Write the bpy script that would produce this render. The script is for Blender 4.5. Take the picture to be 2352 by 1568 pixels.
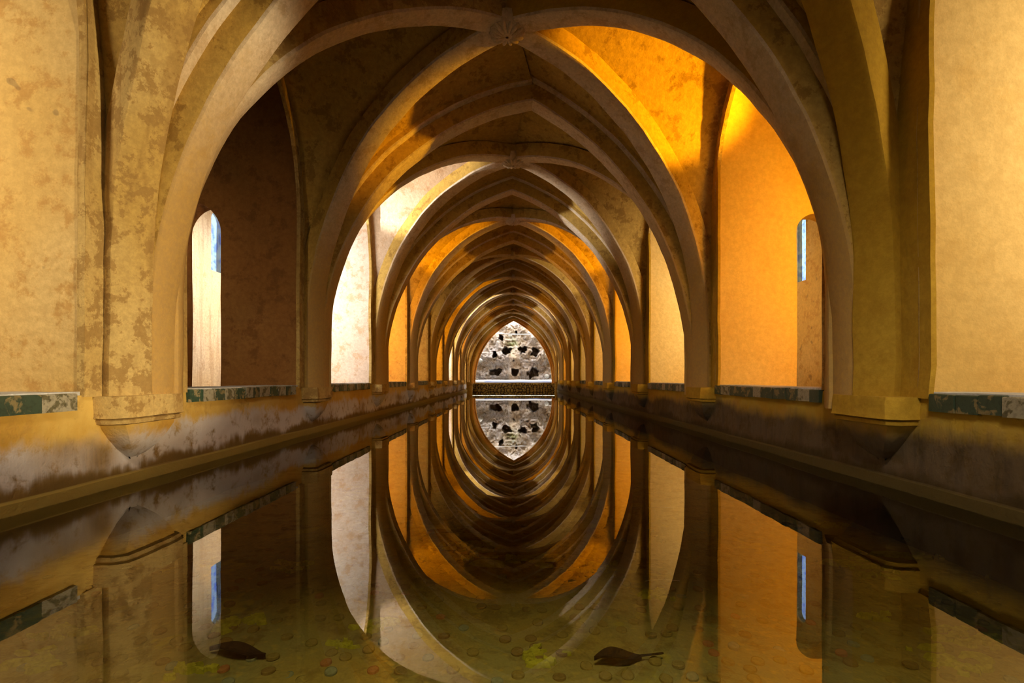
import bpy, math, random
from mathutils import Vector, noise
R = math.radians
random.seed(7)
for o in list(bpy.data.objects): bpy.data.objects.remove(o)
scn = bpy.context.scene
COL = scn.collection

# ------------------------------------------------------------------ camera
F_PX, VPX, VPY, EYE = 1150.0, 1179.0, 868.0, 0.80
cam_d = bpy.data.cameras.new('camera'); cam = bpy.data.objects.new('camera', cam_d); COL.objects.link(cam)
cam_d.sensor_width = 36.0; cam_d.sensor_fit = 'HORIZONTAL'
cam_d.lens = 36.0 * F_PX / 2352.0
cam_d.shift_x = -(VPX - 1176.0) / 2352.0
cam_d.shift_y = (VPY - 784.0) / 2352.0
cam_d.clip_start = 0.05; cam_d.clip_end = 200
cam.location = (0, 0, EYE); cam.rotation_euler = (R(90), 0, 0)
scn.camera = cam

# ------------------------------------------------------------------ world, exposure
w = bpy.data.worlds.new('sky'); scn.world = w; w.use_nodes = True
w.node_tree.nodes['Background'].inputs[0].default_value = (0.86, 0.93, 1.0, 1)
w.node_tree.nodes['Background'].inputs[1].default_value = 14.0
scn.view_settings.view_transform = 'Standard'; scn.view_settings.look = 'None'
scn.view_settings.gamma = 1.0; scn.view_settings.exposure = 0.0; scn.view_settings.use_curve_mapping = False
scn.cycles.max_bounces = 7; scn.cycles.diffuse_bounces = 2; scn.cycles.glossy_bounces = 3
scn.cycles.transparent_max_bounces = 12
scn.cycles.sample_clamp_indirect = 6.0; scn.cycles.use_adaptive_sampling = True; scn.cycles.adaptive_threshold = 0.10; scn.cycles.adaptive_min_samples = 12

WARM = (1.0, 0.84, 0.60); AMBER = (1.0, 0.47, 0.006); DAY = (1.0, 0.97, 0.95); SOFT = (1.0, 0.90, 0.70)
def area(name, loc, target, col, power, sx, sy, spread=180):
    d = bpy.data.lights.new(name, 'AREA'); d.shape = 'RECTANGLE'; d.size = sx; d.size_y = sy
    d.color = col; d.energy = power; d.spread = R(spread)
    o = bpy.data.objects.new(name, d); COL.objects.link(o); o.location = loc
    o.rotation_euler = (Vector(target) - Vector(loc)).to_track_quat('-Z', 'Y').to_euler()
def spot(name, loc, target, col, power, angle, blend=0.3, rad=0.08):
    d = bpy.data.lights.new(name, 'SPOT'); d.spot_size = R(angle); d.spot_blend = blend
    d.color = col; d.energy = power; d.shadow_soft_size = rad
    o = bpy.data.objects.new(name, d); COL.objects.link(o); o.location = loc
    o.rotation_euler = (Vector(target) - Vector(loc)).to_track_quat('-Z', 'Y').to_euler()

# added soft fill from behind the camera
area('rear_fill', (0.0, -2.3, 2.4), (0.0, 6.0, 2.0), DAY, 3, 3.0, 2.6)
area('bed_fill', (0.0, -0.9, 5.3), (0.0, 3.9, 0.0), SOFT, 100, 1.6, 1.2, 80)  # added overhead light that brightens the near pool bed
# unseen lights in the side chambers, hidden behind each pier, shining along the chamber
def chamber(side, b, col, power, flood=0, z=2.7, spread=110):
    y = 3.96 + 3.45 * (b - 1) + 0.72
    area('unseen_chamber_light', (side * 4.75, y, z), (side * 4.2, y + 2.2, z - 0.2), col, power, 1.5, 2.8, spread)
    if flood:      # unseen spot high in the chamber, aimed at the vault cell over its opening
        spot('unseen_flood', (side * 5.5, y + 0.15, 4.2), (side * 1.6, y + 2.1, 4.75), col, flood, 35, 0.5)
chamber(-1, 0, WARM, 33, spread=90); chamber(1, 0, WARM, 48, spread=90)
chamber(1, 1, AMBER, 56, 2600)
chamber(-1, 2, DAY, 88, 1900); chamber(1, 2, WARM, 66)
chamber(-1, 3, AMBER, 85, 1300); chamber(1, 3, AMBER, 85, 1300)
chamber(-1, 4, WARM, 20); chamber(1, 4, WARM, 40, 500)
chamber(-1, 5, AMBER, 70, 800); chamber(1, 5, WARM, 30, 500)
chamber(-1, 6, DAY, 130, 2400); chamber(1, 6, WARM, 60, 1200)
chamber(-1, 7, AMBER, 70, 800); chamber(1, 7, AMBER, 60, 1000)
chamber(-1, 8, SOFT, 50, 900); chamber(1, 8, SOFT, 50, 900)
area('outer_wall_fill', (-4.6, 8.15, 3.9), (-6.0, 9.9, 2.2), DAY, 26, 0.8, 1.2, 80)  # added inside the chamber to brighten the outer wall past the doorway
# unseen spot added to brighten the near left pier
spot('unseen_flood', (3.5, 1.5, 1.0), (-2.9, 3.75, 2.1), (1.0, 0.82, 0.52), 1350, 36, 0.5)

# ------------------------------------------------------------------ materials
def new_mat(name):
    m = bpy.data.materials.new(name); m.use_nodes = True
    nt = m.node_tree
    for n in list(nt.nodes): nt.nodes.remove(n)
    out = nt.nodes.new('ShaderNodeOutputMaterial')
    b = nt.nodes.new('ShaderNodeBsdfPrincipled')
    nt.links.new(b.outputs[0], out.inputs[0])
    b.inputs['Specular IOR Level'].default_value = 0.25
    return m, nt, b, out
def srgb(r, g, b):
    f = lambda c: (c / 12.92 if c <= 0.04045 else ((c + 0.055) / 1.055) ** 2.4)
    return (f(r / 255), f(g / 255), f(b / 255), 1)
class NT:
    def __init__(s, nt): s.nt = nt; s.pos = nt.nodes.new('ShaderNodeNewGeometry').outputs['Position']
    def n(s, t, **kw):
        x = s.nt.nodes.new(t)
        for k, v in kw.items(): setattr(x, k, v)
        return x
    def l(s, a, b): s.nt.links.new(a, b)
    def noise(s, scale, detail=5, rough=0.6, vec=None, dist=0.0):
        x = s.n('ShaderNodeTexNoise'); x.inputs['Scale'].default_value = scale
        x.inputs['Detail'].default_value = detail; x.inputs['Roughness'].default_value = rough
        x.inputs['Distortion'].default_value = dist
        s.l(vec or s.pos, x.inputs['Vector']); return x.outputs['Fac']
    def scaled(s, v, off=(0, 0, 0)):
        x = s.n('ShaderNodeMapping'); x.inputs['Scale'].default_value = v; x.inputs['Location'].default_value = off
        s.l(s.pos, x.inputs['Vector']); return x.outputs['Vector']
    def ramp(s, fac, a, b):
        x = s.n('ShaderNodeMapRange'); x.inputs['From Min'].default_value = a; x.inputs['From Max'].default_value = b
        x.interpolation_type = 'SMOOTHSTEP'; s.l(fac, x.inputs['Value']); return x.outputs['Result']
    def math(s, op, a, b=None):
        x = s.n('ShaderNodeMath', operation=op)
        for i, v in enumerate((a, b)):
            if v is None: continue
            if isinstance(v, (int, float)): x.inputs[i].default_value = v
            else: s.l(v, x.inputs[i])
        return x.outputs[0]
    def mix(s, fac, a, b, mode='MIX'):
        x = s.n('ShaderNodeMix', data_type='RGBA', blend_type=mode)
        for i, v in ((0, fac), (6, a), (7, b)):
            if isinstance(v, (int, float)): x.inputs[i].default_value = v
            elif isinstance(v, tuple): x.inputs[i].default_value = v
            else: s.l(v, x.inputs[i])
        return x.outputs[2]
    def bump(s, h, strength, dist, b):
        x = s.n('ShaderNodeBump'); x.inputs['Strength'].default_value = strength; x.inputs['Distance'].default_value = dist
        s.l(h, x.inputs['Height']); s.l(x.outputs[0], b.inputs['Normal'])
    def z(s):
        x = s.n('ShaderNodeSeparateXYZ'); s.l(s.pos, x.inputs[0]); return x.outputs['Z']

def plaster(name, base, light, patch, patch_amt=0.6, patch_at=(0.50, 0.60), scale=1.0, rough=0.9, bump=0.35, streak=0.0, holes=0.0, foot=None):
    m, nt, b, out = new_mat(name); t = NT(nt)
    big = t.noise(0.7 * scale, 1, 0.5)
    mid = t.noise(3.8 * scale, 6, 0.74)
    grit = t.noise(16 * scale, 3, 0.75)
    c = t.mix(t.ramp(big, 0.36, 0.64), base, light)
    c = t.mix(t.math('MULTIPLY', t.ramp(mid, *patch_at), patch_amt), c, patch)
    if streak:
        st = t.noise(1.0, 3, 0.6, vec=t.scaled((7, 7, 0.55)))
        c = t.mix(t.math('MULTIPLY', t.ramp(st, 0.50, 0.62), streak), c, patch)
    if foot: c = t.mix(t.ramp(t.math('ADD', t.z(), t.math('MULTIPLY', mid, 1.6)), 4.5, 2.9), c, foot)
    g = t.ramp(grit, 0.3, 0.75)
    c = t.mix(t.math('MULTIPLY', t.math('SUBTRACT', 1.0, g), 0.35), c, tuple(x * 0.62 for x in patch[:3]) + (1,))
    if holes:
        hh = t.noise(5.5, 1, 0.5)
        c = t.mix(t.math('MULTIPLY', t.ramp(hh, 0.705, 0.73), holes), c, srgb(70, 62, 60))
    t.l(c, b.inputs['Base Color']); b.inputs['Roughness'].default_value = rough
    t.bump(t.noise(7 * scale, 4, 0.72), bump, 0.03, b)
    return m

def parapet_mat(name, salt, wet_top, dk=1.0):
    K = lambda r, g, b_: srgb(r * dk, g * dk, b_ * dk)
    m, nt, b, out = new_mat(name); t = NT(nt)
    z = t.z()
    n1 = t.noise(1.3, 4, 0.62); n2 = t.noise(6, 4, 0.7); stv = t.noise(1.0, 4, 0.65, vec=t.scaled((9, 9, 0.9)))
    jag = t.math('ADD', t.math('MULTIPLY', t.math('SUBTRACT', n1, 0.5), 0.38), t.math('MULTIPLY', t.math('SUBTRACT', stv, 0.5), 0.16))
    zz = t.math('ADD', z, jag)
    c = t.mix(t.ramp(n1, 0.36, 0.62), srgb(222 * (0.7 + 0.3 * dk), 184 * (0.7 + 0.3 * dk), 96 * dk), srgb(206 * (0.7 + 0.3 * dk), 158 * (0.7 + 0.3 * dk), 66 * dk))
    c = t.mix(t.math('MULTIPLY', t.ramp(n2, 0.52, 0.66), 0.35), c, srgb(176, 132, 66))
    damp = t.ramp(zz, wet_top + 0.10, wet_top - 0.06)
    c = t.mix(damp, c, K(160, 126, 72))
    # salt bloom over the damp zone, in clouds
    band = t.math('MULTIPLY', t.ramp(zz, wet_top + 0.14, wet_top + 0.04), t.ramp(zz, 0.10, 0.18))
    cloud = t.ramp(t.noise(0.55, 4, 0.5, vec=t.scaled((1, 1, 1), (3.1, 0.4, 0))), 0.36, 0.48)
    c = t.mix(t.math('MULTIPLY', t.ramp(stv, 0.45, 0.62), t.math('MULTIPLY', damp, 0.55)), c, K(112, 86, 48))
    c = t.mix(t.math('MULTIPLY', t.math('MULTIPLY', band, t.math('MULTIPLY', cloud, t.ramp(n2, 0.30, 0.52))), salt), c, srgb(214, 202, 194))
    low = t.ramp(zz, 0.20, 0.08)
    c = t.mix(low, c, K(118, 90, 42))
    tide = t.ramp(z, 0.09, 0.075)
    c = t.mix(tide, c, K(146, 120, 54))
    t.l(c, b.inputs['Base Color']); b.inputs['Roughness'].default_value = 0.85
    t.bump(n2, 0.5, 0.03, b)
    return m

M = {}
M['pier'] = plaster('ochre_worn_plaster', srgb(204, 166, 88), srgb(216, 182, 112), srgb(162, 124, 66), 0.75, (0.50, 0.56), 1.6, streak=0.5)
M['pier_r'] = plaster('smooth_ochre_plaster', srgb(192, 148, 36), srgb(198, 156, 48), srgb(170, 122, 28), 0.4, (0.5, 0.66), 1.2)
M['rib'] = plaster('underlit_limewash_rib', srgb(232, 206, 168), srgb(236, 214, 182), srgb(194, 158, 112), 0.6, (0.50, 0.62), 1.6, foot=srgb(200, 158, 84))  # limewash tone paled further for light from below, ochre towards the foot
M['web'] = plaster('ochre_vault_plaster', srgb(204, 162, 74), srgb(210, 170, 86), srgb(152, 112, 48), 0.7, (0.53, 0.60), 1.0)
M['web_lit'] = plaster('daylit_vault_plaster', srgb(228, 190, 146), srgb(236, 206, 170), srgb(204, 154, 104), 0.7, (0.51, 0.62), 1.0)  # lit copy of the vault plaster: daylight on the cell put into colour
M['aisle'] = plaster('aisle_plaster', srgb(222, 182, 104), srgb(228, 194, 126), srgb(196, 148, 78), 0.75, (0.50, 0.62), 1.0, holes=0.35)
M['aisle_r'] = plaster('aisle_smooth_plaster', srgb(224, 182, 100), srgb(228, 190, 114), srgb(210, 164, 82), 0.4, (0.5, 0.68), 0.9, bump=0.5)
M['aisle_lit'] = plaster('daylit_whitish_plaster', srgb(238, 214, 190), srgb(242, 226, 206), srgb(214, 170, 124), 0.7, (0.50, 0.62), 1.2)  # paler copy of the chamber plaster, daylight on the wall painted in
M['aisle_shade'] = plaster('shaded_brown_plaster', srgb(152, 102, 48), srgb(160, 112, 56), srgb(122, 78, 36), 0.7, (0.50, 0.62), 1.0)  # darker copy of the chamber plaster, shade of the unlit wall painted in
M['parapet_l'] = parapet_mat('salt_stained_parapet', 1.0, 0.33)
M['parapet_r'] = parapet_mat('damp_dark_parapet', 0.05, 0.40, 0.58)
M['trim'] = plaster('orange_moulding', srgb(220, 150, 60), srgb(228, 168, 84), srgb(196, 126, 50), 0.5)
M['outer_lit'] = plaster('daylit_outer_plaster', srgb(236, 216, 176), srgb(240, 226, 196), srgb(196, 160, 120), 0.6, (0.55, 0.66), 1.5, streak=0.4)  # left outer wall coloured pale so that it looks daylit
M['bluewash'] = plaster('blue_white_limewash', srgb(206, 216, 246), srgb(226, 232, 250), srgb(110, 130, 200), 0.6, (0.6, 0.66), 3.0)
M['roof'] = plaster('plain_roof', srgb(150, 110, 60), srgb(160, 120, 70), srgb(120, 84, 44))
M['slab'] = plaster('pale_sill_slab', srgb(222, 220, 216), srgb(234, 232, 228), srgb(176, 168, 150), 0.6, bump=0.2)

def tile_mat(name, base, chip, gloss):
    m, nt, b, out = new_mat(name); t = NT(nt)
    n = t.noise(11, 6, 0.6, dist=0.5); n2 = t.noise(50, 3, 0.5)
    ch = t.ramp(n, 0.52, 0.58)
    c = t.mix(ch, base, chip); c = t.mix(t.math('MULTIPLY', t.ramp(n2, 0.45, 0.7), 0.3), c, srgb(40, 40, 34))
    t.l(c, b.inputs['Base Color']); b.inputs['Roughness'].default_value = gloss
    t.bump(n, 0.3, 0.01, b); return m
M['tile_g'] = tile_mat('green_glazed_tile', srgb(60, 84, 64), srgb(160, 144, 104), 0.45)
M['tile_d'] = tile_mat('dark_green_tile', srgb(66, 80, 62), srgb(140, 124, 84), 0.45)
M['tile_w'] = tile_mat('off_white_tile', srgb(168, 158, 132), srgb(108, 100, 72), 0.5)

# pool bed
def bed_mat():
    m, nt, b, out = new_mat('silty_pool_bed'); t = NT(nt)
    a = t.noise(1.1, 2, 0.6); d = t.noise(5.5, 4, 0.68); e = t.noise(20, 2, 0.6)
    c = t.mix(t.ramp(a, 0.35, 0.65), srgb(158, 140, 66), srgb(138, 136, 84))
    c = t.mix(t.math('MULTIPLY', t.ramp(d, 0.50, 0.62), 0.6), c, srgb(112, 94, 42))
    c = t.mix(t.math('MULTIPLY', t.ramp(e, 0.55, 0.7), 0.4), c, srgb(190, 164, 70))
    c = t.mix(t.math('MULTIPLY', t.ramp(t.noise(2.2, 4, 0.7), 0.58, 0.66), 0.5), c, srgb(190, 176, 50))
    t.l(c, b.inputs['Base Color']); b.inputs['Roughness'].default_value = 1.0
    t.bump(d, 0.8, 0.05, b); return m
M['bed'] = bed_mat()
def water_mat():
    m = bpy.data.materials.new('still_water'); m.use_nodes = True; nt = m.node_tree
    for n in list(nt.nodes): nt.nodes.remove(n)
    t = NT(nt); out = t.n('ShaderNodeOutputMaterial')
    fr = t.n('ShaderNodeFresnel'); fr.inputs['IOR'].default_value = 1.9
    tr = t.n('ShaderNodeBsdfTransparent'); tr.inputs[0].default_value = (0.86, 0.82, 0.62, 1)
    gl = t.n('ShaderNodeBsdfGlossy'); gl.inputs['Roughness'].default_value = 0.0; gl.inputs[0].default_value = (0.97, 0.95, 0.9, 1)
    bp = t.n('ShaderNodeBump'); bp.inputs['Strength'].default_value = 0.05; bp.inputs['Distance'].default_value = 0.004
    t.l(t.noise(2.0, 3, 0.5), bp.inputs['Height']); t.l(bp.outputs[0], gl.inputs['Normal'])
    mx = t.n('ShaderNodeMixShader'); t.l(fr.outputs[0], mx.inputs[0]); t.l(tr.outputs[0], mx.inputs[1]); t.l(gl.outputs[0], mx.inputs[2])
    t.l(mx.outputs[0], out.inputs[0]); return m
M['water'] = water_mat()
def sky_filter_mat():  # added filter in the slits, dims the sky and tints it blue
    m = bpy.data.materials.new('sky_tint_filter'); m.use_nodes = True; nt = m.node_tree
    for n in list(nt.nodes): nt.nodes.remove(n)
    t = NT(nt); out = t.n('ShaderNodeOutputMaterial'); tr = t.n('ShaderNodeBsdfTransparent')
    t.l(t.mix(t.ramp(t.noise(6, 4, 0.6), 0.45, 0.6), (0.26, 0.30, 0.36, 1), (0.17, 0.21, 0.36, 1)), tr.inputs[0])
    t.l(tr.outputs[0], out.inputs[0]); return m
M['sky_filter'] = sky_filter_mat()
def flat_mat(name, c, rough=0.7, var=0.3, scale=20, metal=0.0):
    m, nt, b, out = new_mat(name); t = NT(nt)
    n = t.noise(scale, 5, 0.6)
    t.l(t.mix(t.math('MULTIPLY', t.ramp(n, 0.35, 0.7), var), c, tuple(x * 0.45 for x in c[:3]) + (1,)), b.inputs['Base Color'])
    b.inputs['Roughness'].default_value = rough; b.inputs['Metallic'].default_value = metal; t.bump(n, 0.25, 0.01, b); return m
M['coin_b'] = flat_mat('brown_coin', srgb(140, 118, 60), 0.8, 0.4, 60)
M['coin_c'] = flat_mat('copper_coin', srgb(176, 122, 70), 0.7, 0.4, 60)
M['coin_s'] = flat_mat('silver_coin', srgb(140, 146, 112), 0.7, 0.4, 60)
M['coin_o'] = flat_mat('olive_coin', srgb(148, 132, 66), 0.8, 0.4, 60)
M['algae'] = flat_mat('yellow_green_algae', srgb(186, 184, 52), 0.9, 0.6, 40)
M['leaf_d'] = flat_mat('dark_sodden_leaf', srgb(40, 28, 10), 0.8, 0.4, 30)
M['leaf_b'] = flat_mat('brown_sodden_leaf', srgb(86, 58, 22), 0.8, 0.4, 30)
M['thread'] = flat_mat('white_thread', srgb(226, 214, 190), 0.8, 0.2, 30)
M['cable'] = flat_mat('white_cable', srgb(245, 245, 245), 0.5, 0.05, 10)
M['blue'] = flat_mat('blue_strip', srgb(60, 120, 220), 0.5, 0.2, 10)
M['white'] = flat_mat('white_ledge', srgb(248, 248, 250), 0.7, 0.1, 6)
M['stone'] = flat_mat('mossy_cobble', srgb(150, 122, 58), 0.9, 0.7, 12)
M['mortar'] = flat_mat('dark_mortar', srgb(62, 44, 20), 0.95, 0.5, 20)

# ------------------------------------------------------------------ builders
def wob(v, amp=0.013):
    p = Vector(v); n1 = noise.noise_vector(p * 1.15); n2 = noise.noise_vector(p * 4.0 + Vector((9, 3, 1)))
    return p + n1 * amp + n2 * (amp * 0.45)
def root(name, label, cat, loc, group=None, kind=None):
    o = bpy.data.objects.new(name, None); COL.objects.link(o); o.location = loc; o.empty_display_size = 0.1
    o['label'] = label; o['category'] = cat
    if group: o['group'] = group
    if kind: o['kind'] = kind
    return o
def wloc(o):
    l = Vector(o.location)
    while o.parent: o = o.parent; l += Vector(o.location)
    return l
def mesh(name, vs, fs, mat, parent=None, amp=0.0, smooth=35, kind=None, label=None, cat=None, group=None, mats=None, mi=None):
    off = wloc(parent) if parent else Vector((0, 0, 0))
    if amp: vs = [wob(v, amp) for v in vs]
    me = bpy.data.meshes.new(name); me.from_pydata([tuple(Vector(v) - off) for v in vs], [], fs)
    if mats:
        for k in mats: me.materials.append(M[k])
        me.polygons.foreach_set('material_index', mi)
    else: me.materials.append(M[mat])
    if smooth:
        me.shade_smooth(); me.set_sharp_from_angle(angle=R(smooth))
    o = bpy.data.objects.new(name, me); COL.objects.link(o)
    if parent: o.parent = parent
    if kind: o['kind'] = kind
    if label: o['label'] = label
    if cat: o['category'] = cat
    if group: o['group'] = group
    return o
def loft(rings, closed=False, caps=False):
    n = len(rings[0]); vs = [p for r in rings for p in r]; fs = []
    for i in range(len(rings) - 1):
        for j in range(n if closed else n - 1):
            k = (j + 1) % n
            fs.append((i * n + j, i * n + k, (i + 1) * n + k, (i + 1) * n + j))
    if caps: fs.append(tuple(range(n))[::-1]); fs.append(tuple((len(rings) - 1) * n + j for j in range(n)))
    return vs, fs
def add(dst, src):
    o = len(dst[0]); dst[0].extend(src[0]); dst[1].extend(tuple(i + o for i in f) for f in src[1])
def boxg(x0, x1, y0, y1, z0, z1, step=0.35):
    """box with gridded faces, so the surface can be made uneven"""
    vs, fs = [], []
    def face(o, du, dv, lu, lv):
        nu, nv = max(1, int(lu / step)), max(1, int(lv / step)); b = len(vs)
        for i in range(nu + 1):
            for j in range(nv + 1): vs.append(Vector(o) + Vector(du) * (i / nu) + Vector(dv) * (j / nv))
        for i in range(nu):
            for j in range(nv):
                a = b + i * (nv + 1) + j; fs.append((a, a + nv + 1, a + nv + 2, a + 1))
    X, Y, Z = x1 - x0, y1 - y0, z1 - z0
    face((x0, y0, z0), (X, 0, 0), (0, 0, Z), X, Z); face((x1, y1, z0), (-X, 0, 0), (0, 0, Z), X, Z)
    face((x1, y0, z0), (0, Y, 0), (0, 0, Z), Y, Z); face((x0, y1, z0), (0, -Y, 0), (0, 0, Z), Y, Z)
    face((x0, y0, z1), (X, 0, 0), (0, Y, 0), X, Y); face((x0, y1, z0), (X, 0, 0), (0, -Y, 0), X, Y)
    return vs, fs
def arch_wall(P, u0, u1, z0, z1, t, ops, step=0.3):
    """wall in (u,z) with arched openings; P(u,d,z) -> point, d depth 0..t. ops: (uc, half, zb, zs, za)"""
    us = {u0, u1}; k = u0
    while k < u1: us.add(k); k += step
    for (uc, hf, zb, zs, za) in ops:
        us = {u for u in us if abs(u - uc) > hf + 0.02 or u in (u0, u1)}
        for i in range(17): us.add(uc - hf * math.cos(math.pi * i / 16))
    us = sorted(u for u in us if u0 - 1e-6 <= u <= u1 + 1e-6)
    def top(u):
        for (uc, hf, zb, zs, za) in ops:
            q = hf - abs(u - uc)
            if q >= -1e-5:
                q = max(q, 0); r = za - zs; Rr = (hf * hf + r * r) / (2 * hf)
                return zb, zs + math.sqrt(max(0, Rr * Rr - (Rr - q) ** 2))
        return None
    vs, fs = [], []
    def quad(a, b, c, d): i = len(vs); vs.extend((a, b, c, d)); fs.append((i, i + 1, i + 2, i + 3))
    def strip(ua, ub, za0, za1, zb0, zb1):
        n = max(1, int((za1 - za0) / step))
        for i in range(n):
            a, b = i / n, (i + 1) / n
            la, ha = za0 + (za1 - za0) * a, za0 + (za1 - za0) * b; lb, hb = zb0 + (zb1 - zb0) * a, zb0 + (zb1 - zb0) * b
            quad(P(ua, 0, la), P(ub, 0, lb), P(ub, 0, hb), P(ua, 0, ha))
            quad(P(ua, t, la), P(ua, t, ha), P(ub, t, hb), P(ub, t, lb))
    for a, b in zip(us[:-1], us[1:]):
        ta, tb, tm = top(a), top(b), top((a + b) / 2)
        if tm is None: strip(a, b, z0, z1, z0, z1)
        else:
            zb = tm[0]; A, B = (ta or (zb, tm[1]))[1], (tb or (zb, tm[1]))[1]
            if zb > z0 + 1e-4:
                strip(a, b, z0, zb, z0, zb); quad(P(a, 0, zb), P(b, 0, zb), P(b, t, zb), P(a, t, zb))
            strip(a, b, A, z1, B, z1)
            quad(P(a, 0, A), P(a, t, A), P(b, t, B), P(b, 0, B))
    for (uc, hf, zb, zs, za) in ops:
        for u in (uc - hf, uc + hf):
            n = max(1, int((zs - zb) / step))
            for i in range(n):
                a, b = zb + (zs - zb) * i / n, zb + (zs - zb) * (i + 1) / n
                quad(P(u, 0, a), P(u, t, a), P(u, t, b), P(u, 0, b))
    return vs, fs

# ------------------------------------------------------------------ plan of the gallery
XL, XR, SILL, BED, PITCH, Y1 = -2.93, 2.77, 0.69, -0.36, 3.45, 3.96
WT, HP = 0.48, 0.53                       # wall thickness, half length of a pier
YP = lambda p: Y1 + PITCH * (p - 1)
YEND = YP(9); NB = 9
XAL, XAR = -6.0, 5.8                      # outer walls of the side chambers
CHAMBER = {'left': ['aisle', 'aisle', 'aisle_shade', 'aisle_lit'] + ['aisle'] * 3 + ['aisle_lit'] + ['aisle'] * 2, 'right': ['aisle_r'] * 10}
YB = -3.0
ORD = ['', 'first', 'second', 'third', 'fourth', 'fifth', 'sixth', 'seventh', 'eighth', 'ninth', 'tenth']

# ---- setting
def grid_xy(x0, x1, y0, y1, z, nx, ny):
    vs = [(x0 + (x1 - x0) * i / nx, y0 + (y1 - y0) * j / ny, z) for i in range(nx + 1) for j in range(ny + 1)]
    fs = [(i * (ny + 1) + j, (i + 1) * (ny + 1) + j, (i + 1) * (ny + 1) + j + 1, i * (ny + 1) + j + 1) for i in range(nx) for j in range(ny)]
    return vs, fs
vs, fs = grid_xy(XL - 0.1, XR + 0.2, YB, 33.0, BED, 40, 200)
vs = [(x, y, z + 0.03 * noise.noise(Vector((x * 1.3, y * 1.3, 0))) + 0.012 * noise.noise(Vector((x * 6, y * 6, 3)))) for x, y, z in vs]
mesh('floor', vs, fs, 'bed', kind='structure', label='silty olive bed of the pool under the water', cat='floor')
mesh('pool_water', *grid_xy(XL - 0.1, XR + 0.25, YB, 32.4, 0.0, 1, 1), 'water', kind='structure', smooth=0,
     label='still reflecting water filling the long pool', cat='water')
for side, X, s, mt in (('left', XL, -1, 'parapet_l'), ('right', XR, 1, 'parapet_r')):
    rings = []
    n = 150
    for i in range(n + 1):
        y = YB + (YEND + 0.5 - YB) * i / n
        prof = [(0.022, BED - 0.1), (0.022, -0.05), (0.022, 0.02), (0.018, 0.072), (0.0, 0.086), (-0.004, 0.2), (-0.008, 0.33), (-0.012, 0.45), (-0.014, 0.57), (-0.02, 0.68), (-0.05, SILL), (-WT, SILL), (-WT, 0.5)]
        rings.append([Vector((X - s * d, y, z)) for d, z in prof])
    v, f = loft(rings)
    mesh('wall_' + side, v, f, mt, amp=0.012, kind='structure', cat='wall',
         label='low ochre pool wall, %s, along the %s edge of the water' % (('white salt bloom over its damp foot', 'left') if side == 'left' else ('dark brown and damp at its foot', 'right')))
    XA = XAL if side == 'left' else XAR
    slit = (10.13, 0.19, 2.95, 3.95, 4.15) if side == 'left' else (10.10, 0.17, 2.75, 3.95, 4.1)
    v, f = arch_wall(lambda u, d, z: Vector((XA + s * d, u, z)), YB, YEND + 0.4, 0.4, 5.5, 0.12, [slit])
    mesh('wall_%s_outer' % side, v, f, 'outer_lit' if side == 'left' else 'aisle', amp=0.012, kind='structure', cat='wall',
         label='outer wall of the side chambers with a slit window, glimpsed through the %s doorway' % side)
    x0, x1 = sorted((XA + s * 0.025, XA + s * 0.04))
    mesh('added_sky_filter_%d' % (1 if s < 0 else 2), *boxg(x0, x1, slit[0] - slit[1] - 0.03, slit[0] + slit[1] + 0.03, slit[2] - 0.03, slit[4] + 0.03, 2), 'sky_filter', kind='structure', cat='window', smooth=0, label='added bluish sky filter in the slit window beyond the %s arched doorway' % side)
    x0, x1 = sorted((X + s * WT, XA + s * 0.1))
    mesh('floor_' + side, *boxg(x0 - 0.05, x1, YB, YEND + 0.4, 0.4, 0.6, 2), 'aisle', kind='structure', label='hidden paved floor of the side chambers behind the %s pool wall' % side, cat='floor')
    for p in range(0, 10):
        y0 = YP(p) - HP + 0.004
        xd = -4.30 if side == 'left' else 4.18
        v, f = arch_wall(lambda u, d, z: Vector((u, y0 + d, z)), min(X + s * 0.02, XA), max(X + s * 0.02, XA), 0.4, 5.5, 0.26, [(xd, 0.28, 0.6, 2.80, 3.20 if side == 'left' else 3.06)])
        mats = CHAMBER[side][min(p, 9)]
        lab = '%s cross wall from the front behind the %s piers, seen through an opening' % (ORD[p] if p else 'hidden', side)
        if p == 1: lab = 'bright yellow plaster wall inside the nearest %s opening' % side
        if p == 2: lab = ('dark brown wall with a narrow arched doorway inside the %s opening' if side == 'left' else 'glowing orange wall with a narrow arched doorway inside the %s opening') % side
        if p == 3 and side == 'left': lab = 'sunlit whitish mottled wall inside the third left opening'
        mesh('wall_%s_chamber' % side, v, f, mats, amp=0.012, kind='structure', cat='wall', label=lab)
mesh('ceiling', *boxg(XAL - 0.5, XAR + 0.5, YB, YEND + 0.35, 5.5, 5.75, 2), 'roof', kind='structure', label='plain ceiling slab above the vaults', cat='ceiling')
mesh('wall_back', *boxg(XAL - 0.5, XAR + 0.5, YB - 0.2, YB, BED, 5.6, 1), 'aisle', kind='structure', label='plain wall closing the gallery behind the viewer', cat='wall')

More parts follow.
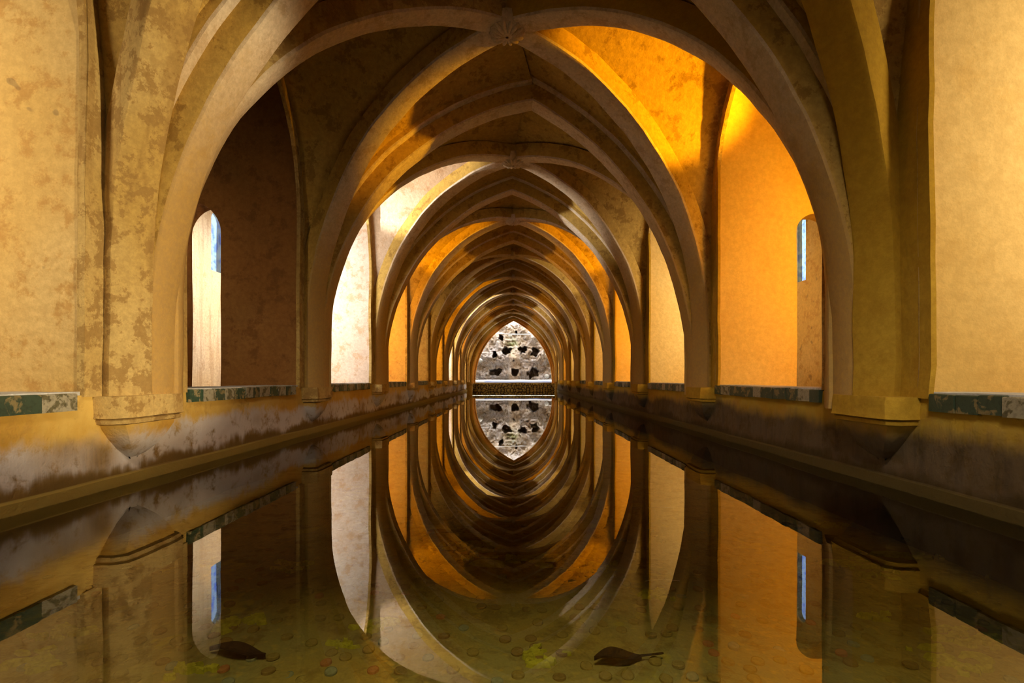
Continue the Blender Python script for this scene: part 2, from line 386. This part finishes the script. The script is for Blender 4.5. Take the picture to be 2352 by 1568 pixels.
# ---- arcs
class Arc:
    def __init__(s, span, rise, stilt=0.0): s.s = span; s.st = stilt; s.r = rise - stilt; s.R = (span * span + s.r * s.r) / (2 * span)
    def pt(s, f, d=0.0):
        """f 0..1 along the arc at offset d above the intrados: (plan distance from the springing, height)"""
        th = f * math.acos(max(-1, (s.R - s.s) / (s.R + d)))
        return s.R - (s.R + d) * math.cos(th), s.st + (s.R + d) * math.sin(th), th
def stilted(rings, h):
    n = max(1, int(h / 0.12))
    return [[v - Vector((0, 0, h * (1 - k / n))) for v in rings[0]] for k in range(n)] + rings
def rib_mi(fs, n=9):
    return [0 if (f[0] % n) in (0, n - 2) else 1 for f in fs]
def sweep(p0, p1, z0, arc, width, depth, n=36, cham=0.035, f1=1.0):
    """half rib from plan point p0 to p1, rising along arc"""
    p0, p1 = Vector((p0[0], p0[1], 0)), Vector((p1[0], p1[1], 0)); dirp = (p1 - p0).normalized(); lat = Vector((-dirp.y, dirp.x, 0))
    rings = []
    sec = [(-width / 2, depth), (-width / 2, cham), (-width / 2 + cham * 0.35, cham * 0.3), (-width / 2 + cham, 0), (width / 2 - cham, 0), (width / 2 - cham * 0.35, cham * 0.3), (width / 2, cham), (width / 2, depth)]
    sec = sec[:4] + [(0, -0.004)] + sec[4:]
    for i in range(n + 1):
        f = f1 * i / n; ring = []
        for a, d in sec:
            q, z, th = arc.pt(f, d)
            if f >= 0.999: q = arc.s
            ring.append(p0 + dirp * q + lat * a + Vector((0, 0, z0 + z)))
        rings.append(ring)
    return loft(stilted(rings, arc.st + 0.16))
SPR = SILL + 0.02
ZK, ZT = 4.74, 4.82
APEX = {1: -0.05, 2: 0.27, 3: -0.02, 4: 0.0}
KX = {0: -0.05, 1: -0.07, 2: 0.0, 3: 0.0}
RD, TD, DST = 0.25, 0.30, 0.80
STILT = {2: (0.55, 0.2)}
def trans(p):
    xa = APEX.get(p, 0.0); xl, xr = XL + 0.17, XR - 0.17
    zt = ZT if p < 4 else ZT - 0.15
    sl, sr = STILT.get(p, (0.36, 0.36))
    return xa, xl, xr, Arc(xa - xl, zt - SPR, sl), Arc(xr - xa, zt - SPR, sr)

# ---- piers
def corbel_rings(X, s, Y, hw, prof):
    rings = []
    for (prj, wf, z) in prof:
        pts = []
        for (a, b) in ((-1, -0.2), (-1, 0.55), (-0.86, 0.93), (-0.5, 1.0), (0, 1.0), (0.5, 1.0), (0.86, 0.93), (1, 0.55), (1, -0.2)):
            pts.append(Vector((X - s * prj * b, Y + hw * wf * a, z)))
        rings.append(pts)
    return rings
for p in range(0, 9):
    Y = YP(p)
    for side, X, s in (('left', XL, -1), ('right', XR, 1)):
        near = {1: 'nearest tall plastered pier on the %s, rising from a moulded bracket above the water' % side}
        lab = near.get(p, '%s plastered pier from the front in the %s row beside the pool' % (ORD[p] if p else 'hidden', side))
        if p == 0: lab = 'plastered pier beside the viewer at the %s edge of the pool' % side
        r = root('pier', lab, 'pier', (X, Y, SILL), 'piers along the pool')
        x0, x1 = sorted((X, X + s * 0.035)); PM = 'pier' if side == 'left' else 'pier_r'
        mesh('shaft', *boxg(x0, x1, Y - HP, Y + HP, SILL - 0.02, 5.5, 0.22), PM, r, amp=0.02)
        # clustered rib roots standing on the corbel
        big = (1, 2, 3)
        hw = 0.34
        z0 = SPR - 0.06; Y = Y - 0.1
        prof_b = [(0.20, 1.0, z0 + 0.02), (0.205, 1.0, z0 - 0.015), (0.205, 1.0, z0 - 0.12), (0.21, 1.02, z0 - 0.135), (0.18, 0.95, z0 - 0.143)]
        prof_m = [(0.18, 0.95, z0 - 0.143), (0.195, 0.97, z0 - 0.15), (0.19, 0.95, z0 - 0.178), (0.15, 0.86, z0 - 0.188)]
        prof_c = [(0.15, 0.86, z0 - 0.188), (0.15, 0.82, z0 - 0.22), (0.125, 0.66, z0 - 0.30), (0.09, 0.46, z0 - 0.38), (0.04, 0.24, z0 - 0.44), (-0.02, 0.1, z0 - 0.47)]
        cb = mesh('corbel_block', *loft(corbel_rings(X, s, Y, hw, [(0.0, 1.0, z0 + 0.022)] + prof_b)), PM, r, amp=0.012)
        mesh('moulding', *loft(corbel_rings(X, s, Y, hw, prof_m)), PM, r, amp=0.01)
        mesh('bracket', *loft(corbel_rings(X, s, Y, hw, prof_c)), 'parapet_l' if side == 'left' else 'parapet_r', r, amp=0.02)
# ---- cross arches
for p in range(0, 10):
    Y = YP(p) if p < 9 else YEND - 0.16
    xa, xl, xr, al, ar = trans(p)
    lab = '%s pointed cross arch over the pool, counted from the front' % (ORD[p] if p else 'zeroth')
    if p == 0: lab = 'pointed cross arch overhead, just in front of the viewer'
    if p == 9: lab = 'last pointed cross arch, against the wall of the end opening'
    r = root('cross_arch', lab, 'arch', (0, Y, SPR), 'pointed cross arches over the pool')
    for nm, wd, off, dp in (('arch_ring', 0.30, 0.0, TD), ('outer_order', 0.46, TD - 0.07, 0.14)):
        g = ([], [])
        for (px, arc) in ((xl, al), (xr, ar)):
            a2 = arc
            if off:
                # concentric outer step
                a2 = Arc.__new__(Arc); a2.st = arc.st; a2.R = arc.R + off; a2.s = arc.s + off; a2.r = 0
            sgn = 1 if px == xl else -1
            add(g, sweep((px - sgn * off, Y), (xa, Y), SPR, a2, wd, dp, 44, 0.03))
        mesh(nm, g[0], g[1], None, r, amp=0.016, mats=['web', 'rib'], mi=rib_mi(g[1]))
# ---- vault bays
petal_me = None
def dome_mesh(name, rx, ry, rz, mat, nu=10, nv=4):
    vs, fs = [], []
    for j in range(nv + 1):
        a = math.pi / 2 * j / nv
        for i in range(nu):
            b = 2 * math.pi * i / nu; vs.append((rx * math.cos(b) * math.cos(a), ry * math.sin(b) * math.cos(a), -rz * math.sin(a)))
    for j in range(nv):
        for i in range(nu): fs.append((j * nu + i, j * nu + (i + 1) % nu, (j + 1) * nu + (i + 1) % nu, (j + 1) * nu + i))
    me = bpy.data.meshes.new(name); me.from_pydata(vs, [], fs); me.materials.append(M[mat]); me.shade_smooth(); return me
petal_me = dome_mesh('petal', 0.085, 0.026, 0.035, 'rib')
FS, FSP, FAP = 1.30, 3.2, 5.12
farc = Arc(FS, FAP - FSP)
def formeret(dy):
    q = FS - dy
    if q <= 0: return max(SILL, FSP + q * 9.0)
    return FSP + math.sqrt(max(0, farc.R ** 2 - (farc.R - q) ** 2))
for b in range(0, NB):
    Ya, Yb = YP(b), YP(b + 1); Yc = (Ya + Yb) / 2; kx = KX.get(b, 0.0)
    zk = ZK if b < 4 else ZK - 0.06
    lab = ['rib vault directly above the front end of the pool', 'nearest fully visible rib vault, carved rosette at its crown'][b] if b < 2 else '%s rib vault from the front, along the ceiling of the gallery' % ORD[b + 1]
    if b == 8: lab = 'farthest rib vault, next to the bright end opening'
    r = root('rib_vault', lab, 'vault', (kx, Yc, ZK), 'rib vaults over the pool')
    corners = {}
    for sx, X in ((-1, XL + 0.13), (1, XR - 0.13)):
        for sy, Yk in ((-1, Ya + 0.27), (1, Yb - 0.27)):
            p0 = Vector((X, Yk, 0)); p1 = Vector((kx, Yc, 0)); arc = Arc((p1 - p0).length, zk - SPR, DST); corners[sx, sy] = (p0, p1, arc)
            v, f = sweep(p0, p1, SPR, arc, 0.30, RD, 40, 0.035)
            sd = 'pier_r' if sx > 0 and (b == 0 or (b == 1 and sy < 0)) else ('pier' if sx < 0 and (b == 0 or (b == 1 and sy < 0)) else 'web')
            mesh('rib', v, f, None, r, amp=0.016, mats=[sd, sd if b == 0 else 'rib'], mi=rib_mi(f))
    n = 26; m = 8
    # cells against the cross arches
    for sy, pk, Yt in ((-1, b, Ya + 0.10), (1, b + 1, Yb - 0.10)):
        xa, xl, xr, al, ar = trans(pk); g = ([], [])
        if pk == 9: Yt = YEND - 0.3
        for sx, px, arc in ((-1, xl, al), (1, xr, ar)):
            p0, p1, da = corners[sx, sy]; dd = (p1 - p0).normalized(); rings = []
            for i in range(n + 1):
                f = i / n
                q, z, _ = arc.pt(f, TD - 0.02); dq, dz, _ = da.pt(f, RD - 0.02)
                A = Vector((px - sx * q, Yt, SPR + z)); D = p0 + dd * dq + Vector((0, 0, SPR + dz))
                rings.append([A.lerp(D, j / m) + Vector((0, 0, 0.10 * math.sin(math.pi * j / m) * f)) for j in range(m + 1)])
            add(g, loft(stilted(rings, 0.7)))
        mesh('web', g[0], g[1], 'web', r, amp=0.014)
    # side cells
    for sx, Xw in ((-1, XL - 0.02), (1, XR + 0.02)):
        g = ([], [])
        for sy in (-1, 1):
            p0, p1, da = corners[sx, sy]; dd = (p1 - p0).normalized(); rings = []
            for i in range(n + 1):
                dq, dz, _ = da.pt(i / n, RD - 0.02)
                D = p0 + dd * dq + Vector((0, 0, SPR + dz)); dy = abs(D.y - Yc)
                W = Vector((Xw, D.y, formeret(dy)))
                rings.append([D.lerp(W, j / m) + Vector((0, 0, 0.08 * math.sin(math.pi * j / m) * i / n)) for j in range(m + 1)])
            add(g, loft(stilted(rings, 0.7)))
        mesh('web', g[0], g[1], 'web_lit' if sx < 0 and b in (2, 6) else 'web', r, amp=0.014)
    # boss
    rr = []
    for rad, dz in ((0.02, -0.075), (0.07, -0.07), (0.13, -0.045), (0.19, -0.02), (0.21, 0.03), (0.2, 0.12)):
        rr.append([Vector((kx + rad * math.cos(2 * math.pi * i / 20), Yc + rad * math.sin(2 * math.pi * i / 20), zk + dz)) for i in range(20)])
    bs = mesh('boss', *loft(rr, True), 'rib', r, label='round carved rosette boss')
    if b in (1, 2, 3):
        for k in range(14):
            a = 2 * math.pi * k / 14; o = bpy.data.objects.new('petal', petal_me); COL.objects.link(o); o.parent = bs
            o.location = Vector((kx + 0.125 * math.cos(a), Yc + 0.125 * math.sin(a), zk - 0.04)) - wloc(r); o.rotation_euler = (0, R(-14), a)
    # side arches (spandrels over the openings)
    for side, X, s in (('left', XL, -1), ('right', XR, 1)):
        y0, y1 = Ya + HP, Yb - HP
        v, f = arch_wall(lambda u, d, z: Vector((X + s * d, u, z)), y0, y1, SILL, 5.5, 0.05, [((y0 + y1) / 2, (y1 - y0) / 2 - 0.004, SILL, 3.15, 4.95)], 0.25)
        lab = '%s tall arched opening from the front in the %s wall of the gallery' % (ORD[b + 1], side)
        mesh('side_arch', v, f, 'pier', amp=0.012, label=lab, cat='arch', group='side arches between the piers')

# ---- tiled sills
def tile_data(name, lx, ly, lz, mat):
    b = 0.006; vs = []; fs = []
    for z, i in ((-lz / 2, 0), (lz / 2 - b, 0), (lz / 2, b)):
        vs += [(-lx / 2 + i, -ly / 2 + i, z), (lx / 2 - i, -ly / 2 + i, z), (lx / 2 - i, ly / 2 - i, z), (-lx / 2 + i, ly / 2 - i, z)]
    for k in (0, 4): fs += [(k + j, k + (j + 1) % 4, k + 4 + (j + 1) % 4, k + 4 + j) for j in range(4)]
    fs.append((8, 9, 10, 11)); fs.append((3, 2, 1, 0))
    me = bpy.data.meshes.new(name); me.from_pydata(vs, [], fs); me.materials.append(M[mat]); return me
TL = [tile_data('tile', 0.06, l - 0.008, 0.115, m) for m in ('tile_g', 'tile_d', 'tile_w') for l in (0.15, 0.2, 0.26)]
for b in range(0, 6):
    for side, X, s in (('left', XL, -1), ('right', XR, 1)):
        y0, y1 = YP(b) + HP, YP(b + 1) - HP
        if b == 0: y0 = 1.6
        r = root('tiled_sill', 'sill edged with green and off-white tiles in the %s opening of the %s wall' % (ORD[b + 1], side), 'sill', (X, (y0 + y1) / 2, SILL), 'tiled sills of the side openings')
        x0, x1 = sorted((X + s * 0.03, X + s * (WT - 0.01)))
        mesh('slab', *boxg(x0, x1, y0 + 0.005, y1 - 0.005, SILL - 0.02, SILL + 0.018, 0.2), 'slab', r, amp=0.01)
        y = y0 + 0.01; k = 0
        while y < y1 - 0.12:
            li = random.randrange(3); l = (0.15, 0.2, 0.26)[li]
            if y + l > y1: break
            mi = (0, 2, 1, 2)[k % 4] if side == 'left' else (1, 2, 1, 1)[k % 4]
            o = bpy.data.objects.new('tile', TL[mi * 3 + li]); COL.objects.link(o); o.parent = r
            o.location = Vector((X + s * (0.012 + random.uniform(-0.006, 0.004)), y + l / 2, SILL - 0.05 + random.uniform(-0.006, 0.004))) - wloc(r)
            o.rotation_euler = (random.uniform(-0.03, 0.03), 0, random.uniform(-0.03, 0.03)); y += l; k += 1

# ---- end wall and grotto
v, f = arch_wall(lambda u, d, z: Vector((u, YEND + d, z)), XAL - 0.4, XAR + 0.4, BED, 5.6, 0.35, [(0.02, 2.62, BED, 0.75, 4.55)], 0.3)
mesh('wall_end', v, f, 'web', amp=0.01, kind='structure', label='ochre end wall pierced by the tall pointed end opening', cat='wall')
g = ([], [])
tr = root('trim_1', 'orange stepped moulding framing the pointed end opening', 'moulding', (0.02, YEND, SILL), kind='structure')
for nm, wd, rin, yy in (('inner_moulding', 0.10, 2.42, YEND + 0.22), ('outer_moulding', 0.16, 2.52, YEND + 0.1)):
    g = ([], [])
    for sg in (-1, 1):
        add(g, sweep((0.02 + sg * rin, yy), (0.02, yy), 0.62, Arc(rin, 4.42 + (rin - 2.42) - 0.62), 0.2, wd, 30, 0.03))
    mesh(nm, g[0], g[1], 'trim', tr)
sp = root('stone_parapet', 'low parapet of rough mossy stones across the far end of the pool', 'parapet', (0, 32.1, 0))
mesh('core', *boxg(-2.85, 2.95, 32.02, 32.4, -0.3, 0.46, 0.3), 'mortar', sp, amp=0.02)
g = ([], []); rnd = random.Random(3)
for row in range(4):
    x = -2.85
    while x < 2.9:
        w_ = rnd.uniform(0.10, 0.26); h_ = rnd.uniform(0.1, 0.15); cz = 0.03 + row * 0.125 + rnd.uniform(-0.02, 0.02)
        vs_, fs_ = [], []
        for j in range(5):
            a = -math.pi / 2 + math.pi * j / 4
            for i in range(8):
                t_ = 2 * math.pi * i / 8; k = rnd.uniform(0.88, 1.08)
                vs_.append(Vector((x + w_ / 2 + w_ * 0.52 * math.cos(t_) * math.cos(a) * k, 32.02 + 0.06 * math.sin(a), cz + h_ * 0.52 * math.sin(t_) * math.cos(a) * k)))
        for j in range(4):
            for i in range(8): fs_.append((j * 8 + i, j * 8 + (i + 1) % 8, (j + 1) * 8 + (i + 1) % 8, (j + 1) * 8 + i))
        add(g, (vs_, fs_)); x += w_ + 0.015
mesh('cobbles', g[0], g[1], 'stone', sp, kind='stuff')
mesh('capping', *boxg(-2.85, 2.95, 32.0, 32.42, 0.45, 0.5, 0.2), 'stone', sp, amp=0.02)
v, f = boxg(-2.6, 2.7, 32.9, 33.4, 0.3, 0.58, 0.2)
v = [(q.x, q.y, q.z + (q.y - 32.9) * 0.22 * (q.z > 0.4)) for q in v]
mesh('white_ledge', v, f, 'white', amp=0.015, label='white limewashed ledge at the foot of the grotto rock', cat='ledge')
mesh('blue_strip', *boxg(-1.9, 2.5, 32.86, 32.9, 0.53, 0.57, 0.2), 'blue', amp=0.012, label='thin blue strip along the white ledge of the grotto', cat='strip')

YG = 34.0
PXG = F_PX / YG
def gx(px): return (px - VPX) / PXG
def gz(py): return EYE - (py - VPY) / PXG
NICHES = [(1137.4, 854, 13, 8.5), (1183, 855, 8.5, 7.5), (1225, 856.5, 12.5, 12), (1137, 813, 4.5, 8), (1163, 805.5, 9.5, 8.5), (1200, 803, 10, 8), (1228, 809.5, 8.5, 9.5), (1150.6, 774.5, 6, 5), (1184.5, 764, 3.5, 4.5), (1181, 827.5, 1.6, 1.4)]
NICHES = [(gx(a), gz(b), c / PXG, d / PXG) for a, b, c, d in NICHES]
nx, nz = 190, 150; x0, x1, z0, z1 = -3.6, 3.7, 0.3, 5.9
vs, cols = [], []
for i in range(nx + 1):
    for j in range(nz + 1):
        x = x0 + (x1 - x0) * i / nx; z = z0 + (z1 - z0) * j / nz; P_ = Vector((x, 0, z))
        d = 0.34 * noise.fractal(P_ * 1.1, 1.0, 2.0, 4) + 0.16 * abs(noise.noise(P_ * 4.3)) + 0.05 * noise.noise(P_ * 9) - 0.04 * min(1, max(0, noise.noise(P_ * 6 + Vector((4, 0, 2))) * 4 - 1.2))
        hole = 0.0
        wx = x + 0.16 * noise.noise(P_ * 4 + Vector((7, 1, 0))); wz = z + 0.16 * noise.noise(P_ * 4 + Vector((0, 5, 9)))
        for (cx, cz, a, b_) in NICHES:
            e = (abs((wx - cx) / a) ** 2.6 + abs((wz - cz) / b_) ** 2.6)
            hole = max(hole, min(1.0, max(0.0, (1.12 - e) / 0.25)))
        cxx = gx(1182)
        col = (max(0, noise.noise(P_ * 2.0)) * 0.25)
        peach = max(0, 1 - ((x - cxx) / 0.42) ** 4) * (1 if gz(875) < z < gz(800) else 0) * (0.5 + 0.6 * noise.noise(P_ * 2.6))
        moss = math.exp(-((x - gx(1178)) / 0.42) ** 2 - ((z - gz(788)) / 0.5) ** 2) * (0.6 + 0.8 * noise.noise(P_ * 4))
        bulge = 0.25 * math.exp(-((x - cxx) / 0.35) ** 4) * (1 if z < gz(812) else max(0, 1 - (z - gz(812)) / 0.4)) + 0.14 * math.exp(-((x - cxx) / 0.28) ** 2 - ((z - gz(825)) / 0.22) ** 2)
        y = YG - d - bulge * (1 - hole) + hole * 0.9
        vs.append((x, y, z)); cols.append((max(0, min(1, peach)), max(0, min(1, moss)), 0, 1))
fs = [(i * (nz + 1) + j, (i + 1) * (nz + 1) + j, (i + 1) * (nz + 1) + j + 1, i * (nz + 1) + j + 1) for i in range(nx) for j in range(nz)]
def rock_mat():
    m, nt, b, out = new_mat('pitted_grotto_rock'); t = NT(nt)
    at = t.n('ShaderNodeAttribute'); at.attribute_name = 'tint'
    sep = t.n('ShaderNodeSeparateColor'); t.l(at.outputs['Color'], sep.inputs[0])
    a = t.noise(1.6, 7, 0.65); d = t.noise(8, 8, 0.75); e = t.noise(16, 5, 0.7)
    c = t.mix(t.ramp(a, 0.38, 0.62), srgb(226, 214, 208), srgb(206, 182, 158))
    c = t.mix(t.math('MULTIPLY', t.ramp(d, 0.52, 0.64), 0.6), c, srgb(160, 138, 124))
    c = t.mix(t.ramp(e, 0.56, 0.64), c, srgb(84, 66, 58))
    c = t.mix(t.math('MULTIPLY', sep.outputs[0], 0.8), c, srgb(238, 202, 160))
    c = t.mix(t.math('MULTIPLY', sep.outputs[1], 0.8), c, srgb(178, 186, 130))
    t.l(c, b.inputs['Base Color']); b.inputs['Roughness'].default_value = 0.95
    t.bump(t.math('ADD', d, e), 0.9, 0.08, b); return m
M['rock'] = rock_mat()
gr = mesh('grotto_wall', vs, fs, 'rock', smooth=60, label='pale pitted grotto rock wall with dark niches beyond the end opening', cat='rock wall')
ca = gr.data.color_attributes.new('tint', 'FLOAT_COLOR', 'POINT')
ca.data.foreach_set('color', [c for q in cols for c in q])
for X, s in ((-3.55, -1), (3.6, 1)):
    mesh('wall_grotto_' + ('left' if s < 0 else 'right'), *boxg(min(X, X + s * 0.3), max(X, X + s * 0.3), YEND + 0.36, YG + 0.2, 0.2, 5.6, 0.5), 'slab', amp=0.03, kind='structure', label='white rendered %s flank of the grotto court' % ('left' if s < 0 else 'right'), cat='wall')
mesh('floor_grotto', *boxg(-3.6, 3.7, 32.4, YG + 1.6, 0.1, 0.32, 1), 'slab', kind='structure', label='hidden floor of the grotto court', cat='floor')
mesh('wall_niche_back', *boxg(-3.8, 3.9, YG + 1.45, YG + 1.7, 0.1, 5.7, 1), 'mortar', kind='structure', label='dark backing behind the niches of the grotto', cat='wall')
for k, (px, py, rr_) in enumerate(((1228 + 27, 864, 0.16), (1104, 828, 0.15))):
    vs_, fs_ = [], []
    for j in range(9):
        a = -math.pi / 2 + math.pi * j / 8
        for i in range(12):
            t_ = 2 * math.pi * i / 12; p_ = Vector((math.cos(t_) * math.cos(a), math.sin(a), math.sin(t_) * math.cos(a))); q_ = rr_ * (1 + 0.18 * noise.noise(p_ * 1.7 + Vector((k, 0, 0))))
            vs_.append(Vector((gx(px), YG - 0.28, gz(py))) + p_ * q_)
    for j in range(8):
        for i in range(12): fs_.append((j * 12 + i, j * 12 + (i + 1) % 12, (j + 1) * 12 + (i + 1) % 12, (j + 1) * 12 + i))
    mesh('boulder', vs_, fs_, 'slab', label=('white rounded stone beside the lower dark niche of the grotto', 'white rounded stone high at the edge of the grotto rock')[k], cat='stone')
pts = [Vector((-3.56 + 7.17 * i / 30, 33.2, gz(766) + 0.06 - 0.12 * math.sin(math.pi * i / 30) - 0.10 * i / 30)) for i in range(31)]
rings = [[p + Vector((0, 0.025 * math.cos(a), 0.025 * math.sin(a))) for a in (0, 1.05, 2.1, 3.14, 4.19, 5.24)] for p in pts]
mesh('cable', *loft(rings, True, True), 'cable', label='white cable sagging across the upper end opening', cat='cable')

# ---- things lying on the pool bed
def bed(px, py, dz=0.0):
    Y = F_PX * (EYE - BED) / (py - VPY); X = (px - VPX) / F_PX * Y
    return Vector((X, Y, bz(X, Y) + dz))
def bz(x, y): return BED + 0.03 * noise.noise(Vector((x * 1.3, y * 1.3, 0))) + 0.012 * noise.noise(Vector((x * 6, y * 6, 3)))
def coin_mesh(rad, mat):
    rr_ = [[(r_ * math.cos(2 * math.pi * i / 14), r_ * math.sin(2 * math.pi * i / 14), z_) for i in range(14)] for r_, z_ in ((rad, -0.008), (rad, 0.002), (rad * 0.9, 0.005), (rad * 0.86, 0.002), (0.001, 0.002))]
    v_, f_ = loft(rr_, True); me = bpy.data.meshes.new('coin'); me.from_pydata(v_, [], f_); me.materials.append(M[mat]); return me
COINS = [(coin_mesh(0.026, 'coin_o'), 'dull olive coin lying half silted on the pool bed', 'dull coins on the pool bed', 46), (coin_mesh(0.027, 'coin_b'), 'brown tarnished coin lying on the pool bed', 'brown coins on the pool bed', 34),
         (coin_mesh(0.024, 'coin_s'), 'blue-grey silvery coin lying on the pool bed', 'silvery coins on the pool bed', 12), (coin_mesh(0.023, 'coin_c'), 'bright copper coin lying on the pool bed', 'copper coins on the pool bed', 4)]
rc = random.Random(11); placed = []
for k in range(290):
    for _ in range(30):
        px, py = rc.uniform(20, 2330), 1190 + 378 * rc.random() ** 0.7
        c = bed(px, py)
        if XL + 0.15 < c.x < XR - 0.15 and all((c - q).length > 0.07 for q in placed): break
    else: continue
    placed.append(c); pick = rc.choices(COINS, [q[3] for q in COINS])[0]
    o = bpy.data.objects.new('coin', pick[0]); COL.objects.link(o); o.location = c + Vector((0, 0, 0.005)); o.rotation_euler = (rc.uniform(-0.16, 0.16), rc.uniform(-0.16, 0.16), rc.uniform(0, 6))
    o['label'] = pick[1]; o['category'] = 'coin'; o['group'] = pick[2]
ALG = [(1910, 1207, 0.11), (2110, 1275, 0.22), (2010, 1305, 0.22), (2280, 1312, 0.17), (2190, 1455, 0.13), (2250, 1475, 0.08), (2010, 1418, 0.07), (2185, 1520, 0.14), (130, 1455, 0.12), (70, 1512, 0.12), (1180, 1285, 0.25), (1090, 1250, 0.20), (1365, 1300, 0.14), (1512, 1372, 0.09), (1240, 1508, 0.10), (860, 1432, 0.10), (560, 1440, 0.10), (660, 1300, 0.12), (440, 1545, 0.08), (790, 1480, 0.07)]
WHERE = ['small bright one by the right wall', 'broad bright one below the right pier', 'ragged one between the right doorway reflection and the wall', 'spiky bright one close to the right edge', 'star-shaped one in the bottom right corner', 'little one beside the star-shaped clump', 'lone round one right of the orange reflection', 'faint one at the bottom right', 'faint one below the brown leaf at left', 'faint one in the bottom left corner', 'wide one under the middle of the pool', 'dull one left of the middle of the pool', 'ochre one right of the middle of the pool', 'bushy one below the pale right reflection', 'bushy one at the bottom centre', 'dull one inside the bright left reflection', 'dull one above the dark leaf', 'thin one right of the doorway reflection', 'faint one at the foot of the doorway reflection', 'thin one beside the bright left reflection']
ra = random.Random(5)
for (px, py, sz), wh in zip(ALG, WHERE):
    c = bed(px, py); g = ([], [])
    for k in range(15):
        ang = ra.uniform(0, 6.28); dist = sz * ra.random() ** 0.8; cc = c + Vector((math.cos(ang) * dist * 1.2, math.sin(ang) * dist * 0.8, 0))
        nn = 9; base = sz * ra.uniform(0.10, 0.3); cc.z = bz(cc.x, cc.y); st = ra.uniform(1.0, 2.4)
        ring0 = []; ring1 = []
        for i in range(nn):
            a = 2 * math.pi * i / nn; rr_ = base * ra.uniform(0.55, 1.25)
            ring0.append(cc + Vector((math.cos(a) * rr_ * st, math.sin(a) * rr_, -0.02))); ring1.append(cc + Vector((math.cos(a) * rr_ * 0.7 * st, math.sin(a) * rr_ * 0.7, 0.010 + 0.010 * ra.random())))
        v_, f_ = loft([ring0, ring1], True); f_.append(tuple(range(nn, 2 * nn))); add(g, (v_, f_))
    mesh('algae_clump', g[0], g[1], 'algae', label='yellow-green algae on the pool bed, ' + wh, cat='algae', group='algae clumps on the pool bed')
def leaf(px, py, length, width, ang, mat, label, lift=0.02, stem=0.0):
    c = bed(px, py, lift); ca_, sa_ = math.cos(ang), math.sin(ang); rings = []
    for i in range(13):
        t_ = i / 12; ww = width * math.sin(math.pi * min(0.999, t_ * 0.98 + 0.01)) ** 1.1 * 0.5; l = (t_ - 0.5) * length
        rings.append([c + Vector((l * ca_ - b_ * ww * sa_, l * sa_ + b_ * ww * ca_, 0.018 * abs(b_) + 0.012 * math.sin(t_ * 5) + h_)) for b_, h_ in ((-1, 0), (-0.5, 0.004), (0, 0), (0.5, 0.004), (1, 0), (0.5, -0.004), (-0.5, -0.004))])
    r = root('leaf', label, 'leaf', c)
    mesh('blade', *loft(rings, True, True), mat, r)
    p0 = c + Vector((0.5 * length * ca_, 0.5 * length * sa_, 0.004)); dr = Vector((ca_, sa_, 0.02))
    rr_ = [[p0 - dr * 0.02 + dr * (length * (0.18 + stem) * t_ / 4) + Vector((-sa_ * 0.01 * t_ * t_ * 0.2, 0, 0)) + Vector((0.004 * math.cos(a), 0.004 * math.sin(a) * 0.5, 0.004 * math.sin(a))) for a in (0, 1.57, 3.14, 4.71)] for t_ in range(5)]
    mesh('stalk', *loft(rr_, True, True), mat, r)
leaf(165, 1414, 0.17, 0.06, 0.25, 'leaf_b', 'brown sodden leaf on the pool bed at far left', 0.02)
leaf(545, 1512, 0.25, 0.075, -0.12, 'leaf_d', 'large dark leaf on the pool bed beside the doorway reflection', 0.02, -0.12)
leaf(1420, 1530, 0.20, 0.085, 0.15, 'leaf_d', 'dark curled leaf on the pool bed right of bottom centre', 0.02, 0.4)
leaf(1010, 1228, 0.34, 0.09, 0.5, 'leaf_b', 'long brown leaf on the pool bed left of the middle', 0.02)
leaf(1815, 1214, 0.16, 0.08, -0.3, 'leaf_b', 'small tan leaf on the pool bed in the orange reflection', 0.02)
leaf(1880, 1145, 0.20, 0.05, 0.1, 'leaf_d', 'thin dark leaf on the pool bed near the right wall', 0.02)
leaf(2080, 1250, 0.08, 0.05, 0.1, 'leaf_d', 'tiny dark leaf beside the broad algae patch', 0.02)
for (px, py, ln, lab) in ((1522, 1348, 0.19, 'pale curved thread lying in the water below the tan reflection'), (1520, 1175, 0.24, 'pale straight thread lying in the water near the right pier reflection')):
    c = bed(px, py, 0.03); pts = [c + Vector(((i / 10 - 0.5) * ln, 0.02 * math.sin(i / 10 * 3.14), 0.0)) for i in range(11)]
    mesh('thread', *loft([[p + Vector((0, 0.0022 * math.cos(a), 0.0022 * math.sin(a))) for a in (0, 1.57, 3.14, 4.71)] for p in pts], True, True), 'thread', label=lab, cat='thread')
